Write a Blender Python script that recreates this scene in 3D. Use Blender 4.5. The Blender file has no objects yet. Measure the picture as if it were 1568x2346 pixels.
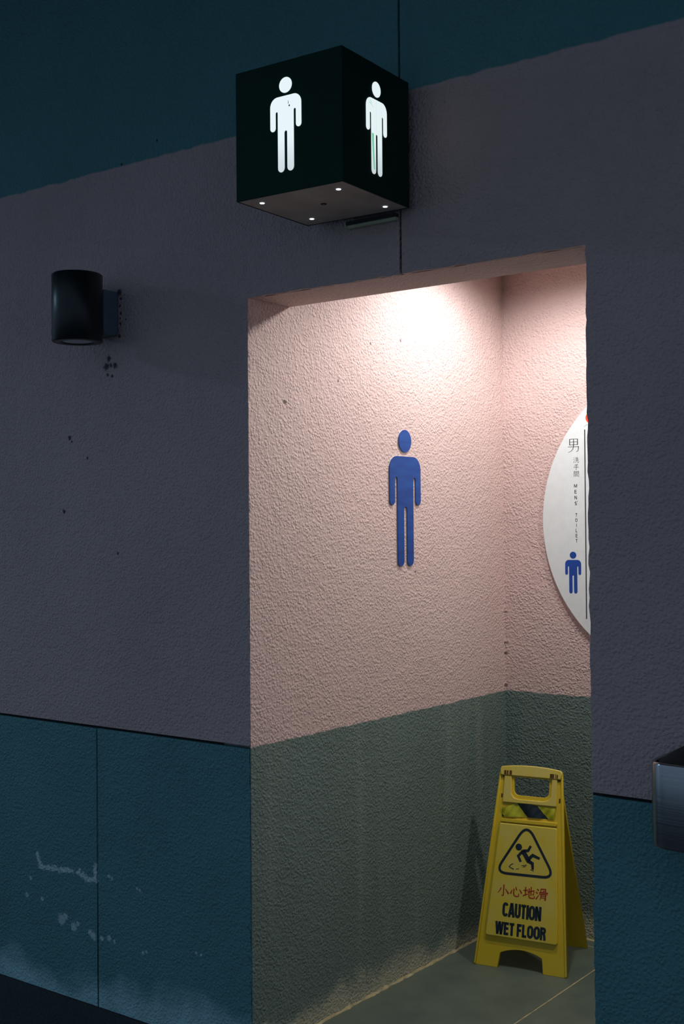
import bpy, bmesh, math, random
from mathutils import Vector, Matrix
random.seed(7)
S = bpy.context.scene
C = S.collection

# ------------------------------------------------------------------ camera
FPX = 2812.31
cam_d = bpy.data.cameras.new('camera'); cam = bpy.data.objects.new('camera', cam_d); C.objects.link(cam)
yaw, pitch, roll = 0.6441022, 0.0117353, -0.0079841
fw = Vector((-math.sin(yaw)*math.cos(pitch), math.cos(yaw)*math.cos(pitch), math.sin(pitch)))
r0 = Vector((math.cos(yaw), math.sin(yaw), 0)); u0 = r0.cross(fw)
rr = r0*math.cos(roll) + u0*math.sin(roll); uu = u0*math.cos(roll) - r0*math.sin(roll)
M = Matrix.Identity(4)
for i in range(3):
    M[i][0] = rr[i]; M[i][1] = uu[i]; M[i][2] = -fw[i]
M[0][3], M[1][3], M[2][3] = 2.37837, -2.71242, 1.55
cam.matrix_world = M
cam_d.sensor_fit = 'HORIZONTAL'; cam_d.sensor_width = 36.0; cam_d.lens = FPX*36.0/1568.0
cam_d.clip_start = 0.05
S.camera = cam

# ------------------------------------------------------------------ view and world (night sky)
S.view_settings.view_transform = 'Standard'; S.view_settings.look = 'None'
S.view_settings.gamma = 1.0; S.view_settings.use_curve_mapping = False
S.view_settings.exposure = 0.0
wd = bpy.data.worlds.new('night'); S.world = wd; wd.use_nodes = True
bgn = wd.node_tree.nodes['Background']
bgn.inputs[0].default_value = (0.50, 0.70, 1.0, 1); bgn.inputs[1].default_value = 0.25

def lamp(name, kind, loc, power, color, target=None, **kw):
    d = bpy.data.lights.new(name, kind); o = bpy.data.objects.new(name, d); C.objects.link(o)
    o.location = loc; d.energy = power; d.color = color
    for k, v in kw.items(): setattr(d, k, v)
    if target is not None:
        o.rotation_euler = (Vector(target) - Vector(loc)).to_track_quat('-Z', 'Y').to_euler()
    return o
# a street lamp out in the plaza, to the left behind the viewer
lamp('street_lamp_light', 'AREA', (-6.6, -2.3, 4.1), 130.0, (0.42, 0.72, 1.0), (-0.3, 0, 1.2), shape='DISK', size=0.7)
# ceiling downlights inside the passage
lamp('downlight_light', 'SPOT', (0.42, 0.95, 2.585), 40.0, (0.97, 0.96, 0.98), (0.42, 0.95, 0), shadow_soft_size=0.035, spot_size=math.radians(160), spot_blend=0.62)
lamp('downlight_light', 'SPOT', (1.55, 0.82, 2.585), 44.0, (1.0, 0.965, 0.92), (1.55, 0.82, 0), shadow_soft_size=0.045, spot_size=math.radians(174), spot_blend=0.3)

# ------------------------------------------------------------------ dimensions (metres)
W = 1.081          # door opening width
ZD = 2.223         # door head
ZB = 0.9046        # top of the dado
ZT = 2.708         # top of the pink band
TH = 0.196         # front wall thickness
D = 1.5116         # depth of the passage
ZC = 2.62          # passage ceiling
ZW = 3.75          # wall top

# ------------------------------------------------------------------ node helpers
class N:
    def __init__(s, name):
        s.m = bpy.data.materials.new(name); s.m.use_nodes = True
        s.t = s.m.node_tree; s.b = s.t.nodes['Principled BSDF']
        s._pos = None
    def n(s, kind, **kw):
        x = s.t.nodes.new(kind)
        for k, v in kw.items(): setattr(x, k, v)
        return x
    def put(s, sock, v):
        if isinstance(v, (int, float)): sock.default_value = v
        elif isinstance(v, (tuple, list)):
            sock.default_value = tuple(v) + ((1,) if len(v) == 3 and sock.type == 'RGBA' else ())
        else: s.t.links.new(v, sock)
    @property
    def pos(s):
        if s._pos is None: s._pos = s.n('ShaderNodeTexCoord').outputs['Object']
        return s._pos
    def xyz(s):
        x = s.n('ShaderNodeSeparateXYZ'); s.put(x.inputs[0], s.pos); return x.outputs
    def math(s, op, a, b=0.0, c=0.0, clamp=False):
        x = s.n('ShaderNodeMath', operation=op, use_clamp=clamp)
        s.put(x.inputs[0], a); s.put(x.inputs[1], b); s.put(x.inputs[2], c); return x.outputs[0]
    def noise(s, scale, detail=2.0, rough=0.5, vec=None, dist=0.0):
        x = s.n('ShaderNodeTexNoise'); s.put(x.inputs['Vector'], vec if vec is not None else s.pos)
        x.inputs['Scale'].default_value = scale; x.inputs['Detail'].default_value = detail
        x.inputs['Roughness'].default_value = rough; x.inputs['Distortion'].default_value = dist
        return x.outputs[0]
    def scaled(s, v):
        x = s.n('ShaderNodeVectorMath', operation='MULTIPLY'); s.put(x.inputs[0], s.pos); x.inputs[1].default_value = v
        return x.outputs[0]
    def ramp(s, v, a, b, lo=0.0, hi=1.0, smooth=False):
        x = s.n('ShaderNodeMapRange'); x.interpolation_type = 'SMOOTHSTEP' if smooth else 'LINEAR'
        s.put(x.inputs[0], v); s.put(x.inputs[1], a); s.put(x.inputs[2], b); s.put(x.inputs[3], lo); s.put(x.inputs[4], hi)
        return x.outputs[0]
    def mix(s, f, a, b):
        x = s.n('ShaderNodeMix', data_type='RGBA'); s.put(x.inputs[0], f); s.put(x.inputs[6], a); s.put(x.inputs[7], b)
        return x.outputs[2]
    def bump(s, h, strength=0.5, dist=0.01):
        x = s.n('ShaderNodeBump'); x.inputs['Strength'].default_value = strength; x.inputs['Distance'].default_value = dist
        s.put(x.inputs['Height'], h); s.put(s.b.inputs['Normal'], x.outputs[0])
    def set(s, **kw):
        for k, v in kw.items(): s.put(s.b.inputs[k.replace('_', ' ')], v)
        return s.m

def plain(name, col, rough=0.5, metal=0.0, var=0.12, scale=30.0, **kw):
    k = N(name)
    n = k.noise(scale, 3)
    k.set(Base_Color=k.mix(k.ramp(n, 0.3, 0.7), tuple(c*(1-var) for c in col), tuple(min(1, c*(1+var)) for c in col)),
          Roughness=rough, Metallic=metal, **kw)
    return k.m

PINK = (0.70, 0.515, 0.475)
PINK_OUT = (0.62, 0.475, 0.455)  # same pink paint as in the passage, cool outdoor light put into its colour
TEAL = (0.10, 0.30, 0.315)
TEAL_WARM_LIT = (0.155, 0.22, 0.195)  # same dado paint as outside, warm passage light put into its colour

def stucco_bump(k, strength=0.55, dist=0.012):
    # roughcast: raised grains of two sizes over a slightly wavy trowelled ground
    v = k.n('ShaderNodeTexVoronoi', feature='F1'); wv = k.n('ShaderNodeVectorMath', operation='MULTIPLY_ADD')
    ns = k.n('ShaderNodeTexNoise'); k.put(ns.inputs['Vector'], k.pos); ns.inputs['Scale'].default_value = 60
    k.put(wv.inputs[0], ns.outputs['Color']); wv.inputs[1].default_value = (0.012, 0.012, 0.012); k.put(wv.inputs[2], k.pos)
    k.put(v.inputs['Vector'], wv.outputs[0]); v.inputs['Scale'].default_value = 105
    g = k.ramp(v.outputs['Distance'], 0.8, 0.05, smooth=True)
    cover = k.ramp(k.noise(34, 3, 0.6), 0.32, 0.62, 0.25, 1.0)
    h = k.math('ADD', k.math('MULTIPLY', g, cover), k.math('ADD', k.math('MULTIPLY', k.noise(230, 3, 0.6), 0.55), k.math('MULTIPLY', k.noise(16, 2), 0.9)))
    k.bump(h, strength, dist)

def spots(k, lst, c1='X', c2='Z'):
    """dirt specks with their own shape at given wall places -> mask"""
    o = k.xyz(); a, b = o[c1], o[c2]
    wob = k.math('MULTIPLY', k.math('SUBTRACT', k.noise(120, 3, 0.7), 0.5), 0.035)
    m = None
    for (x, z, r) in lst:
        dx = k.math('SUBTRACT', a, x); dz = k.math('SUBTRACT', b, z)
        d = k.math('SQRT', k.math('ADD', k.math('MULTIPLY', dx, dx), k.math('MULTIPLY', dz, dz)))
        d = k.math('ADD', d, k.math('MULTIPLY', wob, min(1.0, r*45)))
        v = k.ramp(d, r, r*0.55)
        m = v if m is None else k.math('MAXIMUM', m, v)
    return m

def mat_front_upper():
    k = N('painted_stucco_pink_teal'); z = k.xyz()['Z']
    edge = k.math('ADD', z, k.math('MULTIPLY', k.math('SUBTRACT', k.noise(14, 3), 0.5), 0.02))
    t = k.ramp(edge, ZT-0.003, ZT+0.003)
    grime = k.ramp(k.noise(1.6, 4, 0.6), 0.35, 0.75)
    pink = k.mix(grime, PINK_OUT, tuple(c*0.86 for c in PINK_OUT))
    teal = k.mix(grime, TEAL, tuple(c*0.85 for c in TEAL))
    col = k.mix(t, pink, teal)
    sp = spots(k, [(-0.594, 2.098, .012), (-0.606, 2.072, .016), (-0.585, 2.075, .009), (-0.565, 2.072, .012), (-0.60, 2.045, .007), (-0.58, 2.04, .007), (-0.786, 1.851, .010), (-0.776, 1.838, .005),
                   (-0.816, 1.607, .009), (-0.558, 1.470, .006), (-0.70, 1.78, .006), (-0.544, 2.305, .013), (-0.537, 2.285, .007), (-0.541, 2.262, .005), (-0.538, 2.238, .006), (-0.542, 2.222, .004), (-0.539, 2.205, .007), (-0.515, 2.215, .004), (-0.545, 2.165, .008), (-0.37, 2.76, .006), (-0.53, 2.715, .006), (0.05, 2.07, .005)])
    col = k.mix(k.math('MULTIPLY', sp, 0.9), col, (0.012, 0.016, 0.012))
    k.set(Base_Color=col, Roughness=0.75); stucco_bump(k, 0.5, 0.009); return k.m

def seg_mask(k, pts, r, amp, nscale=70):
    """worn streak along a polyline in the XZ wall plane, with a ragged outline"""
    p = k.n('ShaderNodeCombineXYZ'); o = k.xyz(); k.put(p.inputs[0], o['X']); k.put(p.inputs[2], o['Z'])
    wob = k.math('MULTIPLY', k.math('SUBTRACT', k.noise(nscale, 4, 0.7), 0.5), amp)
    m = None
    for (ax, az), (bx, bz) in zip(pts[:-1], pts[1:]):
        dx, dz = bx-ax, bz-az; L2 = dx*dx+dz*dz
        t = k.math('DIVIDE', k.math('ADD', k.math('MULTIPLY', k.math('SUBTRACT', o['X'], ax), dx), k.math('MULTIPLY', k.math('SUBTRACT', o['Z'], az), dz)), L2, clamp=True)
        ex = k.math('SUBTRACT', o['X'], k.math('ADD', k.math('MULTIPLY', t, dx), ax))
        ez = k.math('SUBTRACT', o['Z'], k.math('ADD', k.math('MULTIPLY', t, dz), az))
        d = k.math('SQRT', k.math('ADD', k.math('MULTIPLY', ex, ex), k.math('MULTIPLY', ez, ez)))
        v = k.ramp(k.math('ADD', d, wob), r, r*0.4)
        m = v if m is None else k.math('MAXIMUM', m, v)
    return m

def mat_dado():
    k = N('painted_stucco_teal'); o = k.xyz()
    g = k.ramp(k.noise(2.2, 4, 0.6), 0.3, 0.75)
    col = k.mix(g, TEAL, tuple(c*0.8 for c in TEAL))
    # scuffed paint showing pale plaster
    m = seg_mask(k, [(-0.962, 0.445), (-0.948, 0.408), (-0.86, 0.413), (-0.787, 0.418)], 0.011, 0.05)
    m = k.math('MAXIMUM', m, seg_mask(k, [(-0.755, 0.42), (-0.71, 0.403), (-0.672, 0.408), (-0.672, 0.45)], 0.012, 0.05))
    sp = spots(k, [(-0.84, .25, .022), (-0.82, .262, .014), (-0.78, .235, .018), (-0.76, .25, .010), (-0.70, .232, .014), (-0.685, .225, .016), (-0.645, .225, .010), (-0.61, .231, .012), (-0.585, .225, .007),
                   (-0.61, .43, .008), (-0.595, .425, .006), (-0.48, .412, .006), (-0.467, .409, .006), (-0.455, .215, .007), (-0.44, .222, .006), (-0.225, .262, .006), (-0.205, .26, .005), (-1.0, .36, .008), (-1.02, .30, .01), (-0.94, .30, .009)])
    m = k.math('MAXIMUM', k.math('MULTIPLY', m, 0.9), k.math('MULTIPLY', sp, 0.75))
    col = k.mix(m, col, (0.55, 0.75, 0.74))
    # pale bloom of salts and dust along the foot of the wall
    h = k.math('ADD', o['Z'], k.math('MULTIPLY', k.math('SUBTRACT', k.noise(3.0, 3, 0.55), 0.5), 0.34))
    bl = k.math('MULTIPLY', k.ramp(h, 0.13, 0.02, smooth=True), k.ramp(k.noise(9, 3), 0.25, 0.6, 0.55, 1.0))
    col = k.mix(k.math('MULTIPLY', bl, 0.85), col, (0.42, 0.70, 0.75))
    # chipped arris beside the doorway
    ch = k.math('MULTIPLY', k.ramp(o['X'], -0.022, -0.006), k.math('MULTIPLY', k.ramp(o['X'], 0.05, 0.04), k.ramp(k.noise(38, 3, 0.7), 0.56, 0.62)))
    ch = k.math('MULTIPLY', ch, k.math('MULTIPLY', k.ramp(o['Z'], 0.40, 0.36), k.ramp(o['Z'], 0.17, 0.2)))
    col = k.mix(ch, col, (0.03, 0.04, 0.04))
    k.set(Base_Color=col, Roughness=0.6); stucco_bump(k, 0.42, 0.009); return k.m

def mat_inner():
    k = N('painted_stucco_passage'); o = k.xyz()
    edge = k.math('ADD', o['Z'], k.math('MULTIPLY', k.math('SUBTRACT', k.noise(25, 3), 0.5), 0.012))
    t = k.ramp(edge, ZB-0.002, ZB+0.002)
    g = k.ramp(k.noise(2.4, 4, 0.6), 0.3, 0.75)
    pink = k.mix(g, PINK, tuple(c*0.93 for c in PINK))
    teal_lit = k.mix(g, TEAL_WARM_LIT, tuple(c*0.85 for c in TEAL_WARM_LIT))
    sp = spots(k, [(0.62, 2.16, .006), (0.80, 2.19, .006), (0.17, 1.93, .010), (0.44, 2.02, .006), (0.88, 1.39, .006), (1.509, 1.05, .007), (1.509, 1.09, .006), (1.509, 0.925, .008), (1.509, 1.21, .005)], 'Y', 'Z')
    sp = k.math('MULTIPLY', sp, k.ramp(o['X'], 0.014, 0.009))
    pink = k.mix(k.math('MULTIPLY', sp, 0.8), pink, (0.05, 0.03, 0.02))
    h = k.math('ADD', o['Z'], k.math('ADD', k.math('MULTIPLY', k.math('SUBTRACT', k.noise(5, 3, 0.6), 0.5), 0.20), k.math('MULTIPLY', k.math('SUBTRACT', k.noise(55, 3, 0.7), 0.5), 0.10)))
    st = k.ramp(h, 0.105, 0.015, smooth=True)
    teal_lit = k.mix(k.math('MULTIPLY', st, 0.8), teal_lit, (0.52, 0.50, 0.36))
    # faint vertical run marks
    run = k.ramp(k.noise(1.0, 3, 0.6, vec=k.scaled((9, 9, 0.6))), 0.55, 0.72)
    teal_lit = k.mix(k.math('MULTIPLY', run, 0.35), teal_lit, (0.26, 0.29, 0.24))
    k.set(Base_Color=k.mix(t, teal_lit, pink), Roughness=0.72); stucco_bump(k, 0.45, 0.008); return k.m

M_UP = mat_front_upper(); M_DADO = mat_dado(); M_IN = mat_inner()
M_JOINT = plain('dark_joint_sealant', (0.012, 0.013, 0.014), 0.8)
M_CONC = plain('bare_concrete', (0.05, 0.05, 0.05), 0.9)
M_CEIL = plain('ceiling_paint', (0.62, 0.56, 0.53), 0.8)

def mat_tile():
    k = N('grey_floor_tile')
    n = k.noise(6, 5, 0.65); f = k.noise(90, 2)
    col = k.mix(k.ramp(n, 0.3, 0.7), (0.085, 0.114, 0.09), (0.12, 0.150, 0.112))
    col = k.mix(k.ramp(f, 0.55, 0.8, 0, 0.35), col, (0.14, 0.155, 0.12))
    k.set(Base_Color=col, Roughness=k.ramp(n, 0.3, 0.7, 0.42, 0.6)); k.bump(f, 0.08, 0.002); return k.m
M_TILE = mat_tile()
M_GROUT = plain('yellowed_grout', (0.42, 0.36, 0.19), 0.85, var=0.25)
def mat_asphalt():
    k = N('dark_paving'); n = k.noise(220, 2); g = k.noise(4, 4)
    k.set(Base_Color=k.mix(k.ramp(n, 0.35, 0.7), (0.010, 0.014, 0.016), (0.045, 0.055, 0.06)), Roughness=0.85)
    k.bump(k.math('ADD', n, k.math('MULTIPLY', g, 0.3)), 0.6, 0.006); return k.m
M_ASPH = mat_asphalt()

# ------------------------------------------------------------------ mesh helpers
def link(o, parent=None):
    C.objects.link(o)
    if parent is not None: o.parent = parent
    return o
def from_bm(name, bm, mat, parent=None, smooth=False):
    me = bpy.data.meshes.new(name); bm.normal_update(); bm.to_mesh(me); bm.free()
    if mat is not None: me.materials.append(mat)
    if smooth:
        for p in me.polygons: p.use_smooth = True
    return link(bpy.data.objects.new(name, me), parent)
def empty(name, loc=(0, 0, 0), rz=0.0):
    o = bpy.data.objects.new(name, None); o.location = loc; o.rotation_euler = (0, 0, rz); o.empty_display_size = 0.1
    return link(o)
def tag(o, label, cat, group=None):
    o['label'] = label; o['category'] = cat
    if group: o['group'] = group
    return o
def structure(o, label=None):
    o['kind'] = 'structure'
    if label: o['label'] = label
    return o
def bm_box(bm, x0, x1, y0, y1, z0, z1, bevel=0.0, seg=2):
    vs = [bm.verts.new(p) for p in ((x0,y0,z0),(x1,y0,z0),(x1,y1,z0),(x0,y1,z0),(x0,y0,z1),(x1,y0,z1),(x1,y1,z1),(x0,y1,z1))]
    fs = [bm.faces.new([vs[i] for i in q]) for q in ((0,3,2,1),(4,5,6,7),(0,1,5,4),(1,2,6,5),(2,3,7,6),(3,0,4,7))]
    if bevel:
        es = list({e for f in fs for e in f.edges})
        bmesh.ops.bevel(bm, geom=es, offset=bevel, segments=seg, affect='EDGES', profile=0.5)
def box(name, x0, x1, y0, y1, z0, z1, mat, parent=None, bevel=0.0, seg=2):
    bm = bmesh.new(); bm_box(bm, x0, x1, y0, y1, z0, z1, bevel, seg); return from_bm(name, bm, mat, parent)
def plate(name, loops, th, mat, parent=None, mtx=None, bevel=0.0, z0=0.0, res=2):
    """flat plate with holes: loops in local XY (first outline, rest holes), solid from z0 to z0+th, placed by mtx"""
    cu = bpy.data.curves.new(name, 'CURVE'); cu.dimensions = '2D'; cu.fill_mode = 'BOTH'
    for lp in loops:
        sp = cu.splines.new('POLY'); sp.points.add(len(lp)-1); sp.use_cyclic_u = True
        for i, p in enumerate(lp): sp.points[i].co = (p[0], p[1], 0, 1)
    cu.extrude = th/2-bevel; cu.bevel_depth = bevel; cu.bevel_resolution = res; cu.offset = -bevel
    o = bpy.data.objects.new(name, cu); C.objects.link(o)
    dg = bpy.context.evaluated_depsgraph_get()
    me = bpy.data.meshes.new_from_object(o.evaluated_get(dg)); me.name = name
    bpy.data.objects.remove(o); bpy.data.curves.remove(cu)
    T = Matrix.Translation((0, 0, z0+th/2))
    me.transform((mtx @ T) if mtx is not None else T)
    me.materials.clear(); me.materials.append(mat)
    return link(bpy.data.objects.new(name, me), parent)
def frame(o, ex, ey):
    ex = Vector(ex).normalized(); ey = Vector(ey).normalized(); ez = ex.cross(ey)
    m = Matrix.Identity(4)
    for i in range(3): m[i][0] = ex[i]; m[i][1] = ey[i]; m[i][2] = ez[i]; m[i][3] = o[i]
    return m
def arc(cx, cy, rx, ry, a0, a1, n=10):
    return [(cx+rx*math.cos(math.radians(a0+(a1-a0)*i/n)), cy+ry*math.sin(math.radians(a0+(a1-a0)*i/n))) for i in range(n+1)]
def rrect(x0, y0, x1, y1, r, n=6):
    return arc(x1-r, y0+r, r, r, -90, 0, n)+arc(x1-r, y1-r, r, r, 0, 90, n)+arc(x0+r, y1-r, r, r, 90, 180, n)+arc(x0+r, y0+r, r, r, 180, 270, n)
def rpoly(pts, r, n=6):
    """round the corners of a convex-or-not polygon"""
    out = []; k = len(pts)
    rs = r if isinstance(r, (list, tuple)) else [r]*k
    for i in range(k):
        p0, p, p1 = Vector(pts[i-1]), Vector(pts[i]), Vector(pts[(i+1) % k]); rad = rs[i]
        if rad <= 0: out.append(tuple(p)); continue
        a = (p0-p).normalized(); b = (p1-p).normalized()
        ang = a.angle(b); d = rad/math.tan(ang/2)
        A = p+a*d; B = p+b*d
        for j in range(n+1):
            t = j/n; out.append(tuple((A*(1-t)+p*t)*(1-t)+(p*(1-t)+B*t)*t))
    return out
def ribbon(bm, pts, w0, w1=None, mtx=None, closed=False, z=0.0):
    """flat stroke with mitred joints"""
    w1 = w0 if w1 is None else w1
    P = [Vector(p) for p in pts]; n = len(P); L = []; R = []
    for i in range(n):
        a = P[i-1] if (i > 0 or closed) else None
        b = P[(i+1) % n] if (i < n-1 or closed) else None
        d0 = (P[i]-a).normalized() if a is not None else (b-P[i]).normalized()
        d1 = (b-P[i]).normalized() if b is not None else d0
        t = d0+d1
        t = t.normalized() if t.length > 1e-6 else d0
        nn = Vector((-t.y, t.x)); c = max(0.45, nn.dot(Vector((-d0.y, d0.x))))
        h = (w0+(w1-w0)*i/max(1, n-1))/2/c
        L.append(P[i]+nn*h); R.append(P[i]-nn*h)
    tr = (lambda p: mtx @ Vector((p.x, p.y, z))) if mtx is not None else (lambda p: Vector((p.x, p.y, z)))
    l = [bm.verts.new(tr(p)) for p in L]; r = [bm.verts.new(tr(p)) for p in R]
    for i in range(n if closed else n-1):
        j = (i+1) % n
        bm.faces.new((r[i], r[j], l[j], l[i]))
def disc(bm, cx, cy, rx, ry, mtx, z=0.0, n=28):
    vs = [bm.verts.new(mtx @ Vector((cx+rx*math.cos(2*math.pi*i/n), cy+ry*math.sin(2*math.pi*i/n), z))) for i in range(n)]
    bm.faces.new(vs)
def lathe(bm, prof, cx, cy, n=48):
    rings = []
    for r, z in prof:
        rings.append([bm.verts.new((cx+r*math.cos(2*math.pi*i/n), cy+r*math.sin(2*math.pi*i/n), z)) for i in range(n)] if r > 1e-6 else [bm.verts.new((cx, cy, z))])
    for a, b in zip(rings[:-1], rings[1:]):
        for i in range(n):
            j = (i+1) % n
            if len(a) == 1 and len(b) > 1: bm.faces.new((a[0], b[j], b[i]))
            elif len(b) == 1 and len(a) > 1: bm.faces.new((a[i], a[j], b[0]))
            else: bm.faces.new((a[i], a[j], b[j], b[i]))
    bmesh.ops.recalc_face_normals(bm, faces=bm.faces[:])

def rough_edge(a, b, amp=0.0022, step=0.02):
    """points along a hand-trowelled arris"""
    A, B = Vector(a), Vector(b); L = (B-A).length; n = max(1, int(L/step)); d = (B-A)/L; nn = Vector((-d.y, d.x)); out = []
    for i in range(1, n):
        out.append(tuple(A+(B-A)*(i/n)+nn*random.uniform(-amp, amp)))
    return [a]+out

# ------------------------------------------------------------------ the setting
PT = 0.016   # plaster thickness in front of the concrete
FRONT = frame((0, PT, 0), (1, 0, 0), (0, 0, 1))     # local z points to -Y; plates run from y=PT to y=0
bm = bmesh.new()
bm_box(bm, -4.0, -0.12, PT-0.004, TH, 0, ZW)
bm_box(bm, -0.12, W, PT-0.004, TH-0.002, ZD+0.004, ZW)
bm_box(bm, W, 3.3, PT-0.004, TH, 0, ZW)
wall_front = structure(from_bm('wall_front', bm, M_JOINT))
JX0, JX1 = 0.5405, 0.5475
ZP = ZB+0.0045
left = [(-4.0, ZP)] + rough_edge((-0.002, ZP), (-0.0005, ZD)) + rough_edge((-0.0005, ZD), (JX0, ZD)) + [(JX0, ZD), (JX0, ZW), (-4.0, ZW)]
plate('plaster_panel', [left], PT, M_UP, wall_front, FRONT, 0.0005)
right = rough_edge((JX1, ZD), (W, ZD)) + rough_edge((W, ZD), (W+0.002, ZP)) + [(W+0.002, ZP), (3.3, ZP), (3.3, ZW), (JX1, ZW)]
plate('plaster_panel', [right], PT, M_UP, wall_front, FRONT, 0.0005)
ZQ = ZB-0.0045
for x0, x1, rough in ((-4.0, -1.867, 0), (-1.861, -0.6665, 0), (-0.6605, -0.001, 1), (W+0.004, 2.28, 2), (2.286, 3.3, 0)):
    if rough == 1: lp = [(x0, 0.0)] + rough_edge((x1-0.002, 0.0), (x1-0.003, ZQ)) + [(x1-0.003, ZQ), (x0, ZQ)]
    elif rough == 2: lp = [(x0, 0.0), (x1, 0.0), (x1, ZQ)] + rough_edge((x0, ZQ), (x0, 0.0))
    else: lp = [(x0, 0.0), (x1, 0.0), (x1, ZQ), (x0, ZQ)]
    plate('dado_panel', [lp], PT-0.001, M_DADO, wall_front, FRONT, 0.0005)
# lining of the doorway head and right jamb (passage copy of the wall paint)
plate('head_lining', [rough_edge((0.0, PT), (W, PT), 0.0005) + [(W, PT), (W, TH), (0.0, TH)]], 0.004, M_IN, wall_front, frame((0, 0, ZD), (1, 0, 0), (0, 1, 0)), 0.0)
bm = bmesh.new(); bm_box(bm, -0.12, 0.0, PT, D+0.15, 0, ZC+0.1); bm_box(bm, -0.0035, 0.0, 0.0015, PT, 0, ZD+0.002)
structure(from_bm('wall_left', bm, M_IN))
structure(box('wall_back', 0.0, 3.3, D, D+0.15, 0, ZC+0.1, M_IN))
structure(box('wall_right', 3.18, 3.3, TH, D, 0, ZC, M_IN))
structure(box('ceiling', 0.0, 3.3, TH, D, ZC, ZC+0.1, M_CEIL))
structure(box('added_shade_canopy', -9.0, 6.0, -2.2, PT, ZW, ZW+0.18, M_CONC), 'unseen concrete canopy added to shade the upper wall')  # canopy out of view, added to keep sky light off the upper wall
# floors
flo = structure(box('floor', 0.0, 3.3, PT, D, -0.12, -0.0012, M_GROUT))
G = 0.0026
xs = [0.0, 0.494, 1.094, 1.694, 2.294, 2.894, 3.18]; ys = [PT, 0.25, 1.45, D]
cache = {}
for i in range(len(xs)-1):
    for j in range(len(ys)-1):
        x0, x1, y0, y1 = xs[i]+G, xs[i+1]-G, ys[j]+G, ys[j+1]-G
        key = (round(x1-x0, 4), round(y1-y0, 4))
        if key in cache:
            o = bpy.data.objects.new('tile', cache[key]); link(o, flo)
        else:
            o = box('tile', 0, x1-x0, 0, y1-y0, -0.012, 0.0, M_TILE, flo, 0.001, 1); cache[key] = o.data
        o.location = (x0, y0, 0)
bm = bmesh.new(); bm_box(bm, -9, 9, -9, PT-0.002, -0.12, -0.002)
structure(from_bm('floor_outside', bm, M_ASPH), 'dark paving in front of the wall')
# yellowed sealant along the foot of the passage walls
def sealant(name, a, b, nrm):
    A, B = Vector(a), Vector(b); n = 160; bm = bmesh.new(); prev = None
    for i in range(n+1):
        p = A.lerp(B, i/n)
        w = 0.0025+0.004*abs(math.sin(i*0.17)*math.sin(i*0.41+1))+random.uniform(0, 0.004); h = 0.002+0.004*abs(math.sin(i*0.29))+random.uniform(0, 0.003)
        q = [bm.verts.new(p+Vector((0, 0, 0.0))+nrm*w), bm.verts.new(p+nrm*w*0.45+Vector((0, 0, h*0.6))), bm.verts.new(p+nrm*0.0+Vector((0, 0, h)))]
        if prev:
            for k in range(2): bm.faces.new((prev[k], q[k], q[k+1], prev[k+1]))
        prev = q
    bmesh.ops.recalc_face_normals(bm, faces=bm.faces[:])
    return structure(from_bm(name, bm, M_GROUT, None, True))
sealant('trim_1', (0.0005, PT, 0.0), (0.0005, D, 0.0), Vector((1, 0, 0)))
sealant('trim_2', (3.18, D-0.0005, 0.0), (0.0, D-0.0005, 0.0), Vector((0, -1, 0)))

# ------------------------------------------------------------------ ceiling downlights (fixtures)
M_WHITE_METAL = plain('white_enamel', (0.75, 0.75, 0.74), 0.35)
def mat_emit(name, col, st):
    k = N(name); k.set(Base_Color=(0.02, 0.02, 0.02), Emission_Color=col, Emission_Strength=st); return k.m
M_DIFF = mat_emit('lit_diffuser', (1.0, 0.92, 0.84), 6.0)
for i, (x, y) in enumerate(((0.42, 0.95), (1.55, 0.82))):
    t = tag(empty('ceiling_downlight', (x, y, ZC)), ['lit round downlight in the passage ceiling near the door', 'lit round downlight further along the passage ceiling'][i], 'downlight', 'passage ceiling downlights')
    bm = bmesh.new(); lathe(bm, [(0.05, 0.0), (0.075, 0.0), (0.075, -0.006), (0.055, -0.01), (0.05, -0.008), (0.05, 0.0)], 0, 0, 40); from_bm('trim_ring', bm, M_WHITE_METAL, t, True)
    bm = bmesh.new(); lathe(bm, [(0.0, -0.004), (0.05, -0.004), (0.05, -0.001), (0.0, -0.001)], 0, 0, 40); from_bm('diffuser', bm, M_DIFF, t)

# ------------------------------------------------------------------ pictogram of a standing man, height 1, feet at 0, centred on x
def man_loops(sx=1.0):
    def q(l): return [(x*sx, y) for x, y in l]
    head = arc(0, 0.9175, 0.0825, 0.0825, 0, 360, 40)[:-1]
    R = .2035; ai = .134; to = .104; lg = .019
    half = arc(R-.095, .804-.10, .095, .10, 90, 0, 8)                        # shoulder
    half += arc(R-(R-ai)/2, .447+.035, (R-ai)/2, .035, 0, -180, 8)            # hand
    half += arc((ai+to)/2, .636, (ai-to)/2, .015, 0, 180, 6)                  # armpit slot
    half += arc((to+lg)/2, .045, (to-lg)/2, .045, 0, -180, 8)                 # foot
    half += [(lg, .415)] + arc(0, .415, lg, .02, 0, 90, 5)[1:]
    body = half + [(-x, y) for x, y in reversed(half[:-1])]
    return q(head), q(body)
def scaled(l, s, dx=0, dy=0): return [(x*s+dx, y*s+dy) for x, y in l]

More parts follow.
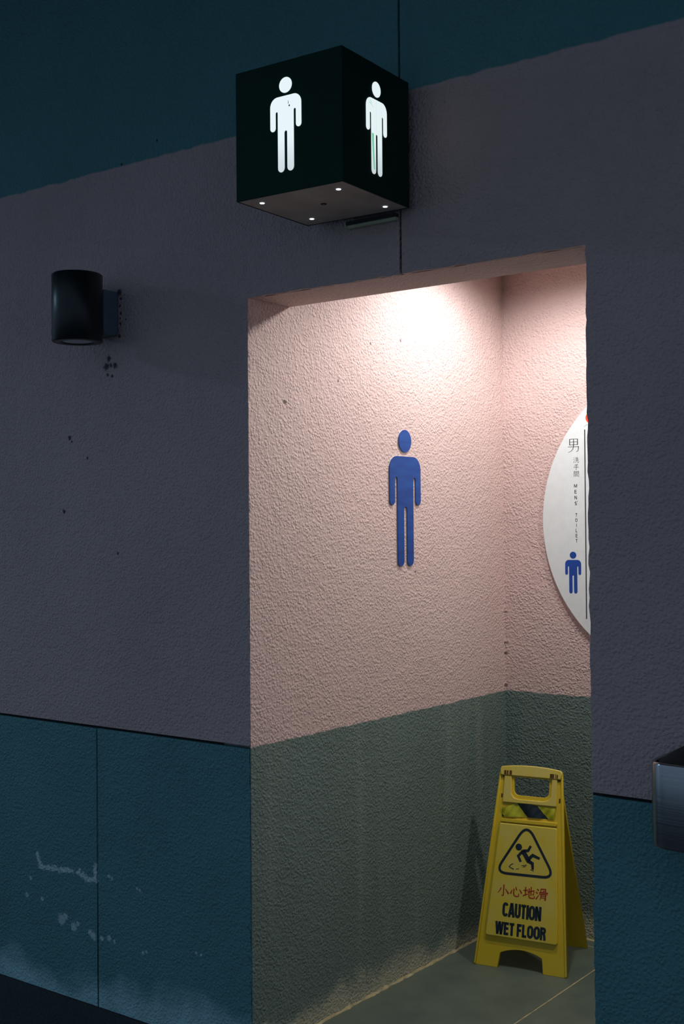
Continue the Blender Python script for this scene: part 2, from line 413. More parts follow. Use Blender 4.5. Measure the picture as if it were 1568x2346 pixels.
# blue man on the passage wall
def mat_blue():
    k = N('blue_acrylic'); n = k.noise(1.0, 4, 0.6, vec=k.scaled((5, 5, 30)))
    k.set(Base_Color=k.mix(k.ramp(n, 0.35, 0.7), (0.0012, 0.036, 0.23), (0.003, 0.074, 0.36)), Roughness=0.22, Specular_IOR_Level=0.3); return k.m
M_BLUE = mat_blue()
M_EDGE = plain('pale_acrylic_edge', (0.70, 0.72, 0.70), 0.4)
hd, bd = man_loops()
t = tag(empty('man_pictogram', (0.0, 0.8150, 1.411)), 'blue standing man figure fixed to the pink passage wall', 'sign')
MW = frame((0.0, 0, 0), (0, 1, 0), (0, 0, 1))      # local z points to +X, out of the left wall
s = 0.4715
for nm, lp in (('head', hd), ('body', bd)):
    o = plate(nm, [scaled(lp, s)], 0.003, M_BLUE, t, MW, 0.0005, 0.0025)
    plate('backing', [scaled(lp, s)], 0.0025, M_EDGE, o, MW, 0.0, 0.0)

# ------------------------------------------------------------------ lit cube sign
def mat_box():
    k = N('dark_green_sign_panel'); n = k.noise(3, 3)
    k.set(Base_Color=k.mix(n, (0.0018, 0.030, 0.020), (0.0025, 0.040, 0.027)), Roughness=0.6, Specular_IOR_Level=0.15); return k.m
M_BOX = mat_box()
M_BOTTOM = plain('grey_metal_sheet', (0.50, 0.48, 0.45), 0.6, var=0.2, scale=8)
M_BRKT = plain('olive_painted_angle', (0.60, 0.66, 0.45), 0.6)
M_GALV = plain('dark_bracket_steel', (0.03, 0.035, 0.035), 0.6)
def mat_glow(name, scratches):
    k = N(name); o = k.xyz()
    col = (0.83, 0.93, 0.95); st = k.ramp(o['Z'], 0.05, 0.15, 0.68, 0.92, True)
    k.set(Base_Color=(0.7, 0.7, 0.7), Roughness=0.3)
    c = k.mix(0.0, col, col)
    if scratches:
        m = k.math('MULTIPLY', k.ramp(o['Z'], 0.152, 0.148), k.math('MULTIPLY', k.ramp(o['Y'], 0.0, 0.001), 1.0))
        ln = k.ramp(k.noise(1.0, 3, 0.6, vec=k.scaled((400, 400, 9))), 0.60, 0.66)
        ln = k.math('MULTIPLY', ln, 0.5)
        c = k.mix(ln, c, (0.30, 0.75, 0.66))
    k.set(Emission_Color=c, Emission_Strength=st); return k.m
M_GLOW = mat_glow('lit_opal_acrylic', False); M_GLOW2 = mat_glow('lit_opal_acrylic_scratched', True)
M_PEEL = mat_emit('green_film_over_light', (0.24, 0.66, 0.44), 0.8)
M_DOT = mat_emit('light_leak_hole', (0.85, 0.95, 1.0), 1.3)
BA, BB, BH = 0.3309, 0.3121, 0.3307
cube = tag(empty('toilet_cube_sign', (0.5943, -0.03, 2.3851), 0.0461), 'dark green lit cube sign with white man figures above the doorway', 'sign')
# local: origin at back right bottom corner; x from -BA to 0, y from -BB to 0, z from 0 to BH
T = 0.004
box('front_panel', -BA, 0.0, -BB, -BB+T, 0, BH, M_BOX, cube, 0.0008, 1)
box('side_panel', -T, 0.0, -BB+T, 0, 0, BH, M_BOX, cube, 0.0008, 1)
box('side_panel', -BA, -BA+T, -BB+T, 0, 0, BH, M_BOX, cube, 0.0008, 1)
box('back_panel', -BA+T, -T, -T, 0, 0, BH, M_GALV, cube)
box('top_panel', -BA+T, -T, -BB+T, -T, BH-T, BH, M_BOX, cube)
bot = box('bottom_panel', -BA+T, -T, -BB+T, -T, 0.001, 0.001+T, M_BOTTOM, cube)
for dx, dy in ((0.2846, 0.2641), (0.0507, 0.2567), (0.0458, 0.0477), (0.2753, 0.0570)):
    bm = bmesh.new(); lathe(bm, [(0.0, -0.0006), (0.0062, -0.0006), (0.0062, 0.0012), (0.0, 0.0012)], -dx, -dy, 20); from_bm('light_hole', bm, M_DOT, bot)
bm = bmesh.new(); lathe(bm, [(0.0, -0.001), (0.007, -0.001), (0.0085, 0.001), (0.0, 0.001)], -0.161, -0.1637, 20); from_bm('screw', bm, M_GALV, bot)
FF = frame((-0.1705, -BB, 0), (1, 0, 0), (0, 0, 1)); SF = frame((0.0, -0.159, 0), (0, 1, 0), (0, 0, 1))
s = 0.2365
for mtx, mt, base in ((FF, M_GLOW, 0.052), (SF, M_GLOW2, 0.049)):
    for nm, lp in (('figure_head', hd), ('figure_body', bd)):
        o = plate(nm, [scaled(lp, s, 0, base)], 0.0012, mt, cube, mtx, 0.0, 0.0)
# peeling film on the figure of the side face, scratches on the front figure
bm = bmesh.new(); ribbon(bm, [(-0.0195, base+0.102), (-0.0185, base+0.075), (-0.0160, base+0.04), (-0.0135, base+0.012)], 0.0100, 0.0065, SF, False, 0.0016); from_bm('peeling_film', bm, M_PEEL, cube)
bm = bmesh.new()
ribbon(bm, [(-0.0345, base+0.177), (-0.016, base+0.168)], 0.002, 0.001, SF, False, 0.0016); ribbon(bm, [(-0.030, base+0.183), (-0.022, base+0.174)], 0.0025, 0.001, SF, False, 0.0016)
from_bm('scratch', bm, M_PEEL, cube)
bm = bmesh.new(); disc(bm, 0.012, 0.052+0.163, 0.0021, 0.0026, FF, 0.0016, 10); ribbon(bm, [(0.0085, 0.052+0.176), (0.009, 0.052+0.168)], 0.0008, 0.0018, FF, False, 0.0016)
from_bm('scratch', bm, M_BOX, cube)
# fixing angle between cube and wall
cm = cube.matrix_basis.inverted() if False else (Matrix.Translation(cube.location) @ Matrix.Rotation(0.0461, 4, 'Z')).inverted()
def cube_box(name, x0, x1, y0, y1, z0, z1, mat):
    o = box(name, x0, x1, y0, y1, z0, z1, mat, cube, 0.0008, 1); o.data.transform(cm); return o
cube_box('fixing_angle', 0.378, 0.540, -0.022, -0.0015, 2.3745, 2.3838, M_GALV)
cube_box('fixing_angle', 0.378, 0.540, -0.016, -0.0015, 2.366, 2.3745, M_BRKT)
cube_box('fixing_angle', 0.374, 0.378, -0.022, -0.0015, 2.366, 2.3838, M_BRKT)
cube_box('wall_plate', 0.33, 0.54, -0.026, -0.0015, 2.42, 2.68, M_GALV)

# ------------------------------------------------------------------ cylindrical wall lamp
M_LBODY = N('black_powder_coat'); M_LBODY = M_LBODY.set(Base_Color=(0.006, 0.012, 0.013), Roughness=0.34)
M_LARM = plain('blue_grey_casting', (0.12, 0.19, 0.23), 0.5)
M_LENS = N('unlit_frosted_lens'); M_LENS = M_LENS.set(Base_Color=(0.85, 0.88, 0.88), Roughness=0.35)
wl = tag(empty('wall_lamp', (-0.59, 0.0, 2.134)), 'unlit black cylindrical wall lamp on the dark pink wall', 'lamp')
AX = -0.135; LR = 0.079; LH = 0.213
bm = bmesh.new(); lathe(bm, [(0.0, LH), (LR-0.004, LH), (LR, LH-0.004), (LR, 0.003), (LR-0.003, 0.0), (0.052, 0.0), (0.050, 0.003), (0.050, 0.02), (0.0, 0.02)], 0, AX, 64)
b = from_bm('lamp_body', bm, M_LBODY, wl, True)
for e in b.data.polygons: e.use_smooth = True
bm = bmesh.new(); lathe(bm, [(0.0, 0.0005), (0.03, 0.001), (0.0495, 0.003), (0.0495, 0.019), (0.0, 0.019)], 0, AX, 48); from_bm('lens', bm, M_LENS, wl, True)
box('wall_bracket', -0.045, 0.045, -0.066, -0.0008, 0.031, 0.173, M_LARM, wl, 0.008, 3)

# ------------------------------------------------------------------ steel bin on the wall at the right
def mat_steel():
    k = N('brushed_steel'); n = k.noise(1.0, 2, 0.5, vec=k.scaled((2, 2, 600)))
    k.set(Base_Color=(0.42, 0.45, 0.46), Metallic=1.0, Roughness=k.ramp(n, 0.3, 0.7, 0.16, 0.26), Anisotropic=0.8, Anisotropic_Rotation=0.25)
    tg = k.n('ShaderNodeTangent'); tg.direction_type = 'RADIAL'; tg.axis = 'Z'; k.put(k.b.inputs['Tangent'], tg.outputs[0]); return k.m
M_STEEL = mat_steel(); M_BLACK = plain('black_plastic', (0.008, 0.012, 0.014), 0.5)
bn = tag(empty('wall_bin', (1.42, 0.0, 0.838)), 'brushed steel bin with black top on the wall right of the doorway', 'bin')
X0, X1, YF, HB = -0.143, 0.143, -0.145, 0.188
def dshape(ins=0.0, r=0.055):
    pts = arc(X1-r, YF+r, r-ins, r-ins, 0, -90, 10)
    n = 10
    for i in range(1, n):
        x = (X1-r)+(X0-X1+2*r)*i/n; pts.append((x, YF+ins-0.006*math.sin(math.pi*i/n)))
    pts += arc(X0+r, YF+r, r-ins, r-ins, -90, -180, 10)
    return [(X1-ins, -0.0015)]+pts+[(X0+ins, -0.0015)]
bm = bmesh.new(); A = dshape()
prof = [(0.004, 0.0), (0.001, 0.0015), (0.0, 0.005), (0.0, HB-0.006), (0.0015, HB-0.0015), (0.005, HB), (0.009, HB-0.003), (0.010, HB-0.02)]
rings = [[bm.verts.new((x, y, z)) for x, y in dshape(i)] for i, z in prof]
for a, b in zip(rings[:-1], rings[1:]):
    for i in range(len(a)-1): bm.faces.new((a[i+1], a[i], b[i], b[i+1]))
bm.faces.new(rings[0])
bmesh.ops.recalc_face_normals(bm, faces=bm.faces[:])
from_bm('steel_shell', bm, M_STEEL, bn, True)
bm = bmesh.new(); A = dshape(0.0105); vs = []
top = [bm.verts.new((x, y, HB-0.004)) for x, y in A]
n = 12; xa, xb = X0+0.0105, X1-0.0105
# domed black lid rising from both ends to the middle
grid = []
for i in range(n+1):
    x = xa+(xb-xa)*i/n; zt = HB-0.004+0.052*math.sin(math.pi*i/n)**0.8
    dd = min(i, n-i)/n*(xb-xa); r = 0.0445
    yf = (YF+0.055-math.sqrt(max(0, r*r-(r-dd)**2))) if dd < r else YF+0.0105
    yf = max(yf, YF+0.012)
    grid.append([bm.verts.new((x, yf, HB-0.004)), bm.verts.new((x, yf+0.02, HB-0.004+(zt-HB+0.004)*0.25)), bm.verts.new((x, -0.05, zt)), bm.verts.new((x, -0.002, zt))])
for a, b in zip(grid[:-1], grid[1:]):
    for k in range(3): bm.faces.new((a[k], a[k+1], b[k+1], b[k]))
bmesh.ops.recalc_face_normals(bm, faces=bm.faces[:])
bm.verts.ensure_lookup_table()
for v in top: bm.verts.remove(v)
from_bm('lid', bm, M_BLACK, bn, True)

# ------------------------------------------------------------------ lettering: strokes on a unit square (y up)
ZI = {
 '男': [([(.2,.95),(.2,.52)],.06),([(.2,.95),(.8,.95)],.028),([(.8,.95),(.8,.52)],.06),([(.2,.74),(.8,.74)],.024),([(.2,.55),(.8,.55)],.024),([(.5,.95),(.5,.52)],.05),
        ([(.06,.40),(.9,.40)],.028),([(.87,.40),(.86,.2),(.82,.08),(.70,.05)],.055,.02),([(.5,.54),(.48,.34),(.40,.18),(.26,.07),(.08,.0)],.055,.015)],
 '洗': [([(.1,.92),(.22,.80)],.05,.03),([(.04,.66),(.16,.56)],.05,.03),([(.06,.06),(.16,.24),(.24,.42)],.05,.02),([(.5,.92),(.46,.78),(.38,.64)],.05,.02),([(.44,.76),(.9,.76)],.03),([(.66,.97),(.66,.50)],.05),
        ([(.32,.50),(.97,.50)],.03),([(.55,.50),(.52,.28),(.44,.14),(.30,.04)],.05,.02),([(.73,.50),(.73,.14),(.79,.06),(.93,.07),(.95,.24)],.05,.025)],
 '手': [([(.78,.94),(.5,.87),(.2,.84)],.05,.025),([(.16,.65),(.84,.65)],.03),([(.04,.42),(.96,.42)],.032),([(.5,.87),(.5,.10),(.45,.05),(.34,.12)],.055,.02)],
 '間': [([(.12,.95),(.12,.02)],.055),([(.12,.93),(.42,.93)],.028),([(.42,.95),(.42,.58)],.05),([(.12,.77),(.42,.77)],.024),([(.12,.60),(.42,.60)],.024),([(.58,.95),(.58,.58)],.05),([(.58,.93),(.9,.93)],.028),
        ([(.9,.95),(.9,.07),(.85,.02),(.77,.07)],.055,.02),([(.58,.77),(.9,.77)],.024),([(.58,.60),(.9,.60)],.024),([(.34,.47),(.34,.08)],.05),([(.66,.47),(.66,.08)],.05),([(.34,.45),(.66,.45)],.026),([(.34,.28),(.66,.28)],.024),([(.34,.11),(.66,.11)],.024)],
 '小': [([(.53,.98),(.53,.12),(.47,.04),(.36,.14)],.085,.03),([(.32,.70),(.26,.54),(.16,.38),(.03,.24)],.075,.025),([(.66,.64),(.80,.48),(.95,.26)],.04,.10)],
 '心': [([(.16,.58),(.12,.40),(.04,.24)],.05,.09),([(.33,.70),(.31,.36),(.36,.14),(.48,.06),(.68,.08),(.74,.14),(.72,.34)],.08,.05),([(.44,.86),(.50,.74),(.55,.58)],.04,.085),([(.76,.68),(.88,.54),(.96,.36)],.04,.10)],
 '地': [([(.03,.62),(.40,.68)],.06),([(.21,.92),(.21,.26)],.075),([(.01,.18),(.2,.26),(.42,.38)],.08,.04),([(.38,.52),(.90,.70),(.89,.44),(.85,.34),(.76,.40)],.06,.05),([(.66,.99),(.66,.26)],.07),([(.50,.84),(.50,.16),(.56,.07),(.88,.06),(.95,.12),(.94,.28)],.075,.05)],
 '滑': [([(.10,.92),(.24,.78)],.05,.09),([(.02,.66),(.16,.53)],.05,.09),([(.05,.06),(.14,.20),(.26,.44)],.09,.04),([(.42,.95),(.42,.62)],.06),([(.42,.93),(.80,.95),(.80,.64)],.065),([(.60,.80),(.60,.64)],.05),([(.60,.79),(.80,.79)],.045),
        ([(.34,.46),(.33,.64),(.96,.66),(.90,.50)],.065),([(.44,.52),(.44,.22),(.36,.02)],.07,.04),([(.44,.51),(.82,.52),(.82,.08),(.72,.10)],.07),([(.44,.37),(.82,.37)],.045),([(.44,.23),(.82,.23)],.045)],
}
def A_(cx, cy, rx, ry, a0, a1, n=10): return arc(cx, cy, rx, ry, a0, a1, n)
def latin(ch, h, wd):
    """centre-line strokes of a sans capital, cap height 1, stroke half-width h; returns (width, strokes)"""
    t, b = 1-h, h
    if ch == 'C': w=.62; return w, [A_(w/2, 1-w/2, w/2-h, w/2-h, 25, 180)+A_(w/2, w/2, w/2-h, w/2-h, 180, 335)]
    if ch == 'O': w=.66; return w, [A_(w/2, 1-w/2, w/2-h, w/2-h, 0, 180)+A_(w/2, w/2, w/2-h, w/2-h, 180, 360)+[(w-h, .5), (w-h, 1-w/2+.001)]]
    if ch == 'U': w=.62; return w, [[(h, 1), (h, w/2)]+A_(w/2, w/2, w/2-h, w/2-h, 180, 360)[1:]+[(w-h, 1)]]
    if ch == 'A': w=.66; return w, [[(h*.7, 0), (w/2-h*.3, 1)], [(w-h*.7, 0), (w/2+h*.3, 1)], [(.16, .28), (w-.16, .28)]]
    if ch == 'T': w=.56; return w, [[(0, t), (w, t)], [(w/2, 1-h), (w/2, 0)]]
    if ch == 'I': return 2*h+.02, [[(h+.01, 0), (h+.01, 1)]]
    if ch == 'N': w=.62; return w, [[(h, 0), (h, 1)], [(w-h, 0), (w-h, 1)], [(h, 1-h*.6), (w-h, h*.6)]]
    if ch == 'M': w=.78; return w, [[(h, 0), (h, 1)], [(w-h, 0), (w-h, 1)], [(h, 1-h*.4), (w/2, .12), (w-h, 1-h*.4)]]
    if ch == 'W': w=.92; return w, [[(h*.8, 1), (w*.27, 0)], [(w*.27, 0), (w*.5, 1)], [(w*.5, 1), (w*.73, 0)], [(w*.73, 0), (w-h*.8, 1)]]
    if ch == 'E': w=.54; return w, [[(h, 0), (h, 1)], [(h, t), (w, t)], [(h, .52), (w-.03, .52)], [(h, b), (w, b)]]
    if ch == 'F': w=.52; return w, [[(h, 0), (h, 1)], [(h, t), (w, t)], [(h, .50), (w-.04, .50)]]
    if ch == 'L': w=.50; return w, [[(h, 0), (h, 1)], [(h, b), (w, b)]]
    if ch == 'R': w=.60; return w, [[(h, 0), (h, 1)], [(h, t), (w-.25, t)]+A_(w-.25, .735, .25-h, .265-h, 90, -90)[1:]+[(h, .47+h)], [(w-.25, .47+h), (w-h-.04, .36), (w-h, .12), (w-h+.01, 0)]]
    if ch == 'S': w=.58; return w, [A_(w/2, .745, w/2-h, .255-h, 20, 270)+A_(w/2, .255, w/2-h, .255-h, 90, -160)]
    if ch == "'": return .1, [[(.05, 1), (.02, .78)]]
    return .16, []
def text_line(bm, txt, x0, y0, x1, cap, sw, mtx, z, slope=0.0):
    h = sw/cap/2; gap = .09
    gl = [latin(c, h, 0) for c in txt]; tot = sum(g[0] for g in gl)+gap*(len(gl)-1)
    sx = (x1-x0)/tot; x = 0
    for w, st in gl:
        for p in st: ribbon(bm, [(x0+(x+a)*sx, y0+b*cap) for a, b in p], sw, sw, mtx, False, z)
        x += w+gap
def char_at(bm, ch, x0, y0, w, h, mtx, z, wk=1.0):
    for st in ZI[ch]:
        p = st[0]; a = st[1]*wk*(w+h)/2; b = (st[2] if len(st) > 2 else st[1])*wk*(w+h)/2
        ribbon(bm, [(x0+x*w, y0+y*h) for x, y in p], a, b, mtx, False, z)

# ------------------------------------------------------------------ round white sign on the back wall
M_SIGNW = plain('white_sign_face', (0.78, 0.84, 0.83), 0.35, var=0.03, scale=40)
M_INK = plain('black_print', (0.02, 0.022, 0.028), 0.45)
M_PBLUE = plain('blue_print', (0.004, 0.065, 0.36), 0.4)
M_RED = plain('orange_red_print', (0.80, 0.065, 0.015), 0.4)
M_PALE = plain('pale_blue_print', (0.50, 0.68, 0.70), 0.4)
RS = 0.575; CX, CZ = 0.1765+RS, 1.566
rs = tag(empty('round_sign', (CX, D, CZ)), 'round white board lettered for the mens toilet on the back wall', 'sign')
MB_ = frame((-CX, 0, -CZ), (1, 0, 0), (0, 0, 1))       # local x,y = wall x,z ; normal to -Y
lpz = [(CX+RS*math.cos(2*math.pi*i/128), CZ+RS*math.sin(2*math.pi*i/128)) for i in range(128)]
plate('board', [lpz], 0.012, M_SIGNW, rs, MB_, 0.001, 0.002)
zf = 0.0146
bm = bmesh.new(); char_at(bm, '男', .2815, 1.8215, .054, .0525, MB_, zf); from_bm('lettering', bm, M_INK, rs)
bm = bmesh.new()
for k, ch in enumerate('洗手間'): char_at(bm, ch, .3065, 1.7815-k*.0262, .0245, .0225, MB_, zf, 1.2)
from_bm('lettering', bm, M_INK, rs)
bm = bmesh.new()
for ch, px, pz in (('M', .3150, 1.6955), ('E', .3145, 1.6735), ('N', .3150, 1.6515), ('S', .3150, 1.6295), ("'", .3220, 1.6315)):
    w, st = latin(ch, .055, 0)
    for p in st: ribbon(bm, [(px+(a-w/2)*.0150, pz-.0065+b*.0130) for a, b in p], .0019, .0019, MB_, False, zf)
from_bm('lettering', bm, M_INK, rs)
bm = bmesh.new()
for k, ch in enumerate('TOILET'):
    w, st = latin(ch, .055, 0); px, pz = .3170, 1.5860-k*.0194
    for p in st: ribbon(bm, [(px+(a-w/2)*.0125, pz-.0063+b*.0126) for a, b in p], .0017, .0017, MB_, False, zf)
from_bm('lettering', bm, M_INK, rs)
bm = bmesh.new(); ribbon(bm, [(.3545, 1.9045), (.3545, 1.198)], .0042, .0042, MB_, False, zf); from_bm('rule_line', bm, M_INK, rs)
bm = bmesh.new(); disc(bm, .3800, 1.948, .0215, .0215, MB_, zf); from_bm('red_dot', bm, M_RED, rs)
bm = bmesh.new(); ribbon(bm, [(.350, 1.914), (.360, 1.922), (.385, 1.926)], .002, .004, MB_, False, zf); from_bm('swash', bm, M_PALE, rs)
h2, b2 = man_loops(1.03)
for nm, lp in (('figure_head', h2), ('figure_body', b2)):
    plate(nm, [scaled(lp, .1565, .3015, 1.2915)], 0.0006, M_PBLUE, rs, MB_, 0.0, 0.014)

# ------------------------------------------------------------------ caution wet floor sign
def mat_yellow(name, a, b, seed):
    k = N(name); n = k.noise(9+seed, 4, 0.6); f = k.noise(70, 3, 0.6)
    col = k.mix(k.ramp(n, 0.3, 0.72), a, b)
    col = k.mix(k.ramp(f, 0.58, 0.8, 0, 0.25), col, tuple(c*0.6 for c in a))
    k.set(Base_Color=col, Roughness=0.45); return k.m
M_YEL = mat_yellow('yellow_plastic', (0.74, 0.52, 0.008), (0.76, 0.56, 0.03), 0)
M_YPL = mat_yellow('scuffed_yellow_face', (0.78, 0.58, 0.014), (0.74, 0.62, 0.14), 3)
M_YLT = mat_yellow('pale_scuffed_yellow', (0.78, 0.60, 0.07), (0.76, 0.63, 0.17), 5)
M_NAVY = plain('navy_print', (0.008, 0.020, 0.030), 0.5)
M_REDP = plain('red_print', (0.42, 0.020, 0.010), 0.5)
M_BROWN = plain('slot_shade_brown', (0.10, 0.04, 0.008), 0.7)  # brown plates stand in for the shade inside slots that are not cut
M_TAPEY = plain('tape_yellow', (0.50, 0.50, 0.02), 0.3)
M_TAPEK = plain('tape_black', (0.012, 0.022, 0.028), 0.3)
AP_Y, AP_Z = 0.155, 0.675
cs = tag(empty('caution_floor_sign', (0.28995, 1.07715, 0.0), math.radians(10.6)), 'yellow folding wet floor caution sign standing in the passage corner', 'caution sign')
LF = math.hypot(AP_Y, AP_Z)
PF = frame((0, 0, 0), (1, 0, 0), (0, AP_Y, AP_Z))
def panel_outline(hw0, hw1, top, arch_t, leg_in):
    o = [(-hw0, 0.0), (-leg_in, 0.0), (-leg_in+0.006, 0.048)]
    n = 12
    for i in range(n+1):
        a = -1+2*i/n; o.append((a*(leg_in-0.008), 0.052+(arch_t-0.052)*(1-a*a)))
    o += [(leg_in-0.006, 0.048), (leg_in, 0.0), (hw0, 0.0)]
    o += [(hw1+0.001, top-0.018)]+[(hw1-0.004, top-0.006)]
    for i in range(1, 12):
        a = 1-2*i/12; o.append((a*(hw1-0.004), top-0.006+0.009*(1-a*a)))
    o += [(-hw1+0.004, top-0.006), (-hw1-0.001, top-0.018)]
    return o
TOPT = 0.696
hole = rpoly([(-0.062, 0.6575), (0.068, 0.6575), (0.070, 0.594), (-0.060, 0.594)], [0.004, 0.004, 0.022, 0.022])
outl = panel_outline(0.1685, 0.1145, TOPT, 0.0680, 0.082)
fp = plate('front_panel', [outl, hole], 0.012, M_YEL, cs, PF, 0.0015, -0.012)
# raised border ribs down both edges
for sgn in (-1, 1):
    bm = bmesh.new()
    a0, a1 = (0.1685*sgn, 0.004), (0.1160*sgn, 0.672)
    q = [(a0[0], a0[1]), (a0[0]-0.007*sgn, a0[1]), (a1[0]-0.006*sgn, a1[1]), (a1[0], a1[1])]
    if sgn > 0: q = q[::-1]
    bm.free(); plate('edge_rib', [q], 0.005, M_YEL, fp, PF, 0.001, -0.001)
# grip bar over the handle opening
bar = [(-0.1115, 0.661), (0.1125, 0.661), (0.1155, 0.679), (0.110, 0.692)] + [(0.110-0.22*i/12, 0.692+0.0085*(1-(1-2*i/12)**2)) for i in range(1, 12)] + [(-0.110, 0.692), (-0.1145, 0.679)]
gb = plate('grip_bar', [bar], 0.010, M_YLT, cs, PF, 0.003, -0.002)
# pale U-shaped moulding under and beside the opening
um = [(-0.0975, 0.660), (-0.071, 0.660), (-0.068, 0.598), (-0.058, 0.5835), (-0.040, 0.580), (0.050, 0.580), (0.068, 0.5845), (0.0775, 0.598), (0.0795, 0.660), (0.098, 0.660), (0.1005, 0.566), (-0.0985, 0.566)]
plate('grip_moulding', [rpoly(um, [.001, .002, .006, .006, .006, .006, .006, .006, .002, .001, .002, .002], 4)], 0.007, M_YLT, cs, PF, 0.002, -0.001)
for x0, y0, x1, y1 in ((-0.0985, .6640, -0.0905, .6785), (-0.0885, .6630, -0.0825, .6785), (-0.0785, .6635, -0.0695, .6790), (0.0720, .6630, 0.0872, .6785), (0.0915, .6640, 0.0945, .6790), (0.0965, .6640, 0.1010, .6770)):
    plate('hinge_slot', [[(x0, y0), (x1, y0), (x1, y1), (x0, y1)]], 0.0008, M_BROWN, gb, PF, 0.0, 0.0078)
for x0, y0, x1, y1 in ((-0.1070, .5823, -0.1015, .5950), (0.1070, .5800, 0.1125, .5955), (0.0985, .6545, 0.1110, .6590), (-0.1055, .6550, -0.0960, .6595)):
    plate('slot', [[(x0, y0), (x1, y0), (x1, y1), (x0, y1)]], 0.0008, M_BROWN, fp, PF, 0.0, 0.0)
# ledge below the tape and recess
plate('ledge', [[(-0.1010, .4965), (0.1060, .4985), (0.1040, .5120), (-0.0985, .5090)]], 0.010, M_YEL, cs, PF, 0.002, -0.001)
# printed face plate
plate_l = rpoly([(-0.1317, .1045), (0.1305, .1030), (0.1072, .4930), (-0.1035, .4925)], [.010, .010, .008, .008])
lp_ = plate('label_plate', [plate_l], 0.011, M_YPL, cs, PF, 0.003, -0.001)
zf = 0.0105
tri = rpoly([(-0.0010, .5000), (-0.1085, .3200), (0.1090, .3235)], [.032, .025, .025], 8)
bm = bmesh.new(); ribbon(bm, tri, .0088, .0088, PF, True, zf); from_bm('warning_triangle', bm, M_NAVY, lp_)
bm = bmesh.new()
disc(bm, -0.0268, .4155, .0120, .0118, PF, zf)
ribbon(bm, [(-0.0155, .4010), (-0.0060, .4045), (0.0085, .4065), (0.0170, .4235)], .0105, .0085, PF, False, zf)
ribbon(bm, [(-0.0120, .4030), (-0.0020, .3920), (0.0090, .3750), (0.0145, .3690)], .0165, .0150, PF, False, zf)
ribbon(bm, [(-0.0130, .4010), (-0.0270, .3850), (-0.0165, .3660)], .0095, .0085, PF, False, zf)
ribbon(bm, [(0.0085, .3745), (0.0260, .3925), (0.0520, .3835)], .0125, .0085, PF, False, zf)
ribbon(bm, [(0.0090, .3725), (0.0265, .3640), (0.0290, .3440)], .0135, .0085, PF, False, zf)
ribbon(bm, [(-0.0430, .3570), (-0.0520, .3520), (-0.0580, .3450), (-0.0500, .3410), (-0.0400, .3380)], .0025, .0030, PF, False, zf)
ribbon(bm, [(-0.0340, .3395), (-0.0215, .3415)], .0012, .0022, PF, False, zf)
ribbon(bm, [(-0.0130, .3530), (-0.0040, .3545), (0.0060, .3580)], .0018, .0022, PF, False, zf)
ribbon(bm, [(-0.0070, .3490), (0.0000, .3510), (0.0040, .3540)], .0030, .0012, PF, False, zf)
ribbon(bm, [(0.0200, .3435), (0.0320, .3395)], .0015, .0025, PF, False, zf)
from_bm('slipping_figure', bm, M_NAVY, lp_)
bm = bmesh.new()
for k, ch in enumerate('小心地滑'): char_at(bm, ch, (-0.0965, -0.0495, -0.0020, 0.0440)[k], .2415+(0, 0.0025, 0.0035, 0.0025)[k], .0445, .041, PF, zf, 1.3)
from_bm('lettering', bm, M_REDP, lp_)
bm = bmesh.new(); text_line(bm, 'CAUTION', -0.0715, .1745, 0.0670, .0480, .0090, PF, zf); from_bm('lettering', bm, M_NAVY, lp_)
bm = bmesh.new(); text_line(bm, 'WET FLOOR', -0.0945, .1130, 0.0875, .0430, .0086, PF, zf); from_bm('lettering', bm, M_NAVY, lp_)
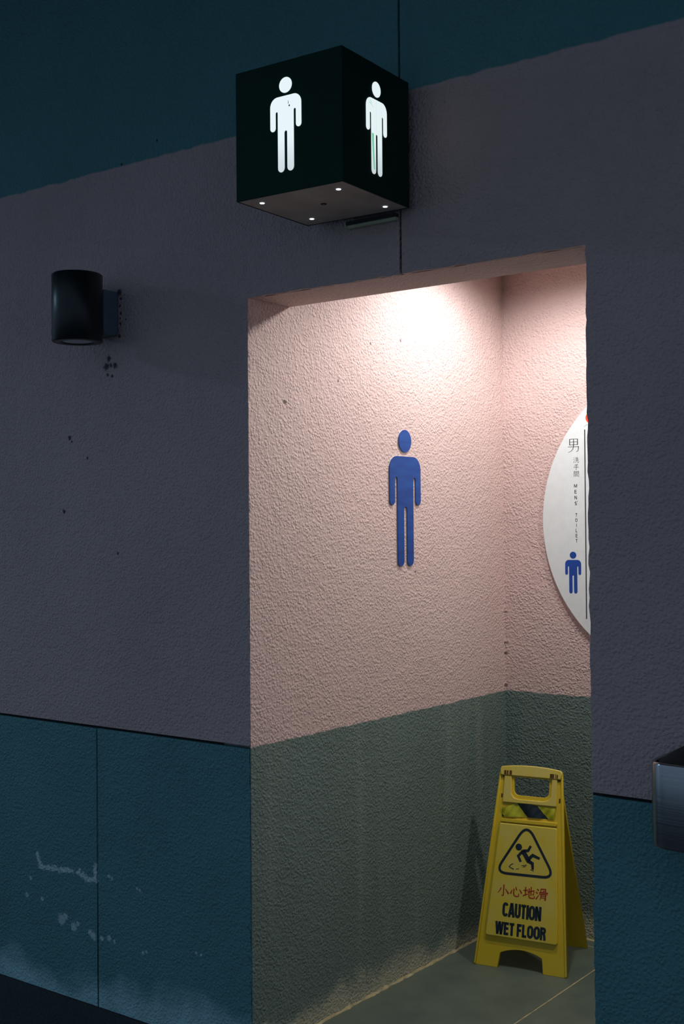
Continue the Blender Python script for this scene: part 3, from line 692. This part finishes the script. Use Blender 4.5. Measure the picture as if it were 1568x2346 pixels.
# crumpled hazard tape across the panel
TU = [(-0.102, .5470), (-0.088, .5490), (-0.066, .5580), (-0.047, .5670), (-0.030, .5675), (0.0, .5655), (0.0289, .5632), (0.050, .5610), (0.075, .5590), (0.097, .5600)]
TL = [(-0.102, .5165), (-0.088, .5140), (-0.066, .5165), (-0.047, .5180), (-0.030, .5190), (0.0, .5200), (0.0289, .5208), (0.050, .5210), (0.075, .5215), (0.099, .5225)]
def lin(P, x):
    for p, q in zip(P[:-1], P[1:]):
        if x <= q[0] or q is P[-1]: return p[1]+(q[1]-p[1])*(x-p[0])/(q[0]-p[0])
XA, XB, SH, NY = -0.100, 0.096, 0.0434, 14
cols = []
for a_, b_, n_ in ((-0.1, -0.0875, 5), (-0.0875, -0.0032, 24), (-0.0032, 0.0733, 24), (0.0733, 0.140, 22)):
    cols += [a_+(b_-a_)*i/n_ for i in range(n_)]
cols.append(0.140)
bm = bmesh.new(); bk = bmesh.new(); vy = {}; vk = {}
def tape_pt(i, j):
    f = j/NY; x = min(XB, max(XA, cols[i]-SH*f)); low, top = lin(TL, x), lin(TU, x)
    z = 0.0035+0.0022*math.sin(x*75+f*2.2)+0.0012*math.sin(x*190-f*6)
    return x, low+(top-low)*f, z
def tape_v(b_, store, i, j):
    if (i, j) not in store: store[(i, j)] = b_.verts.new(PF @ Vector(tape_pt(i, j)))
    return store[(i, j)]
for i in range(len(cols)-1):
    u = (cols[i]+cols[i+1])/2
    blk = -0.0032 < u < 0.0733 or u < -0.0875
    b_, st_ = (bk, vk) if blk else (bm, vy)
    for j in range(NY):
        q = [(i, j), (i+1, j), (i+1, j+1), (i, j+1)]
        xs_ = [tape_pt(*c)[0] for c in q]
        if max(xs_)-min(xs_) < 1e-5: continue
        b_.faces.new([tape_v(b_, st_, *c) for c in q])
ty = from_bm('hazard_tape', bm, M_TAPEY, cs, True)
from_bm('black_stripe', bk, M_TAPEK, ty, True)
# rear panel, hinged at the grip
BK_Y = 0.333
PB = frame((-0.006, BK_Y, 0), (-1, 0, 0), (0, AP_Y+0.012-BK_Y, AP_Z))
outb = panel_outline(0.158, 0.108, 0.692, 0.0680, 0.080)
hole_b = rpoly([(-0.072, 0.662), (0.072, 0.662), (0.074, 0.575), (-0.074, 0.575)], [0.004, 0.004, 0.02, 0.02])
plate('back_panel', [outb, hole_b], 0.012, M_YEL, cs, PB, 0.0015, -0.012)
for x in (-0.085, 0.085):
    box('hinge', x-0.012, x+0.012, AP_Y-0.004, AP_Y+0.018, AP_Z-0.022, AP_Z-0.004, M_YEL, cs, 0.002, 1)
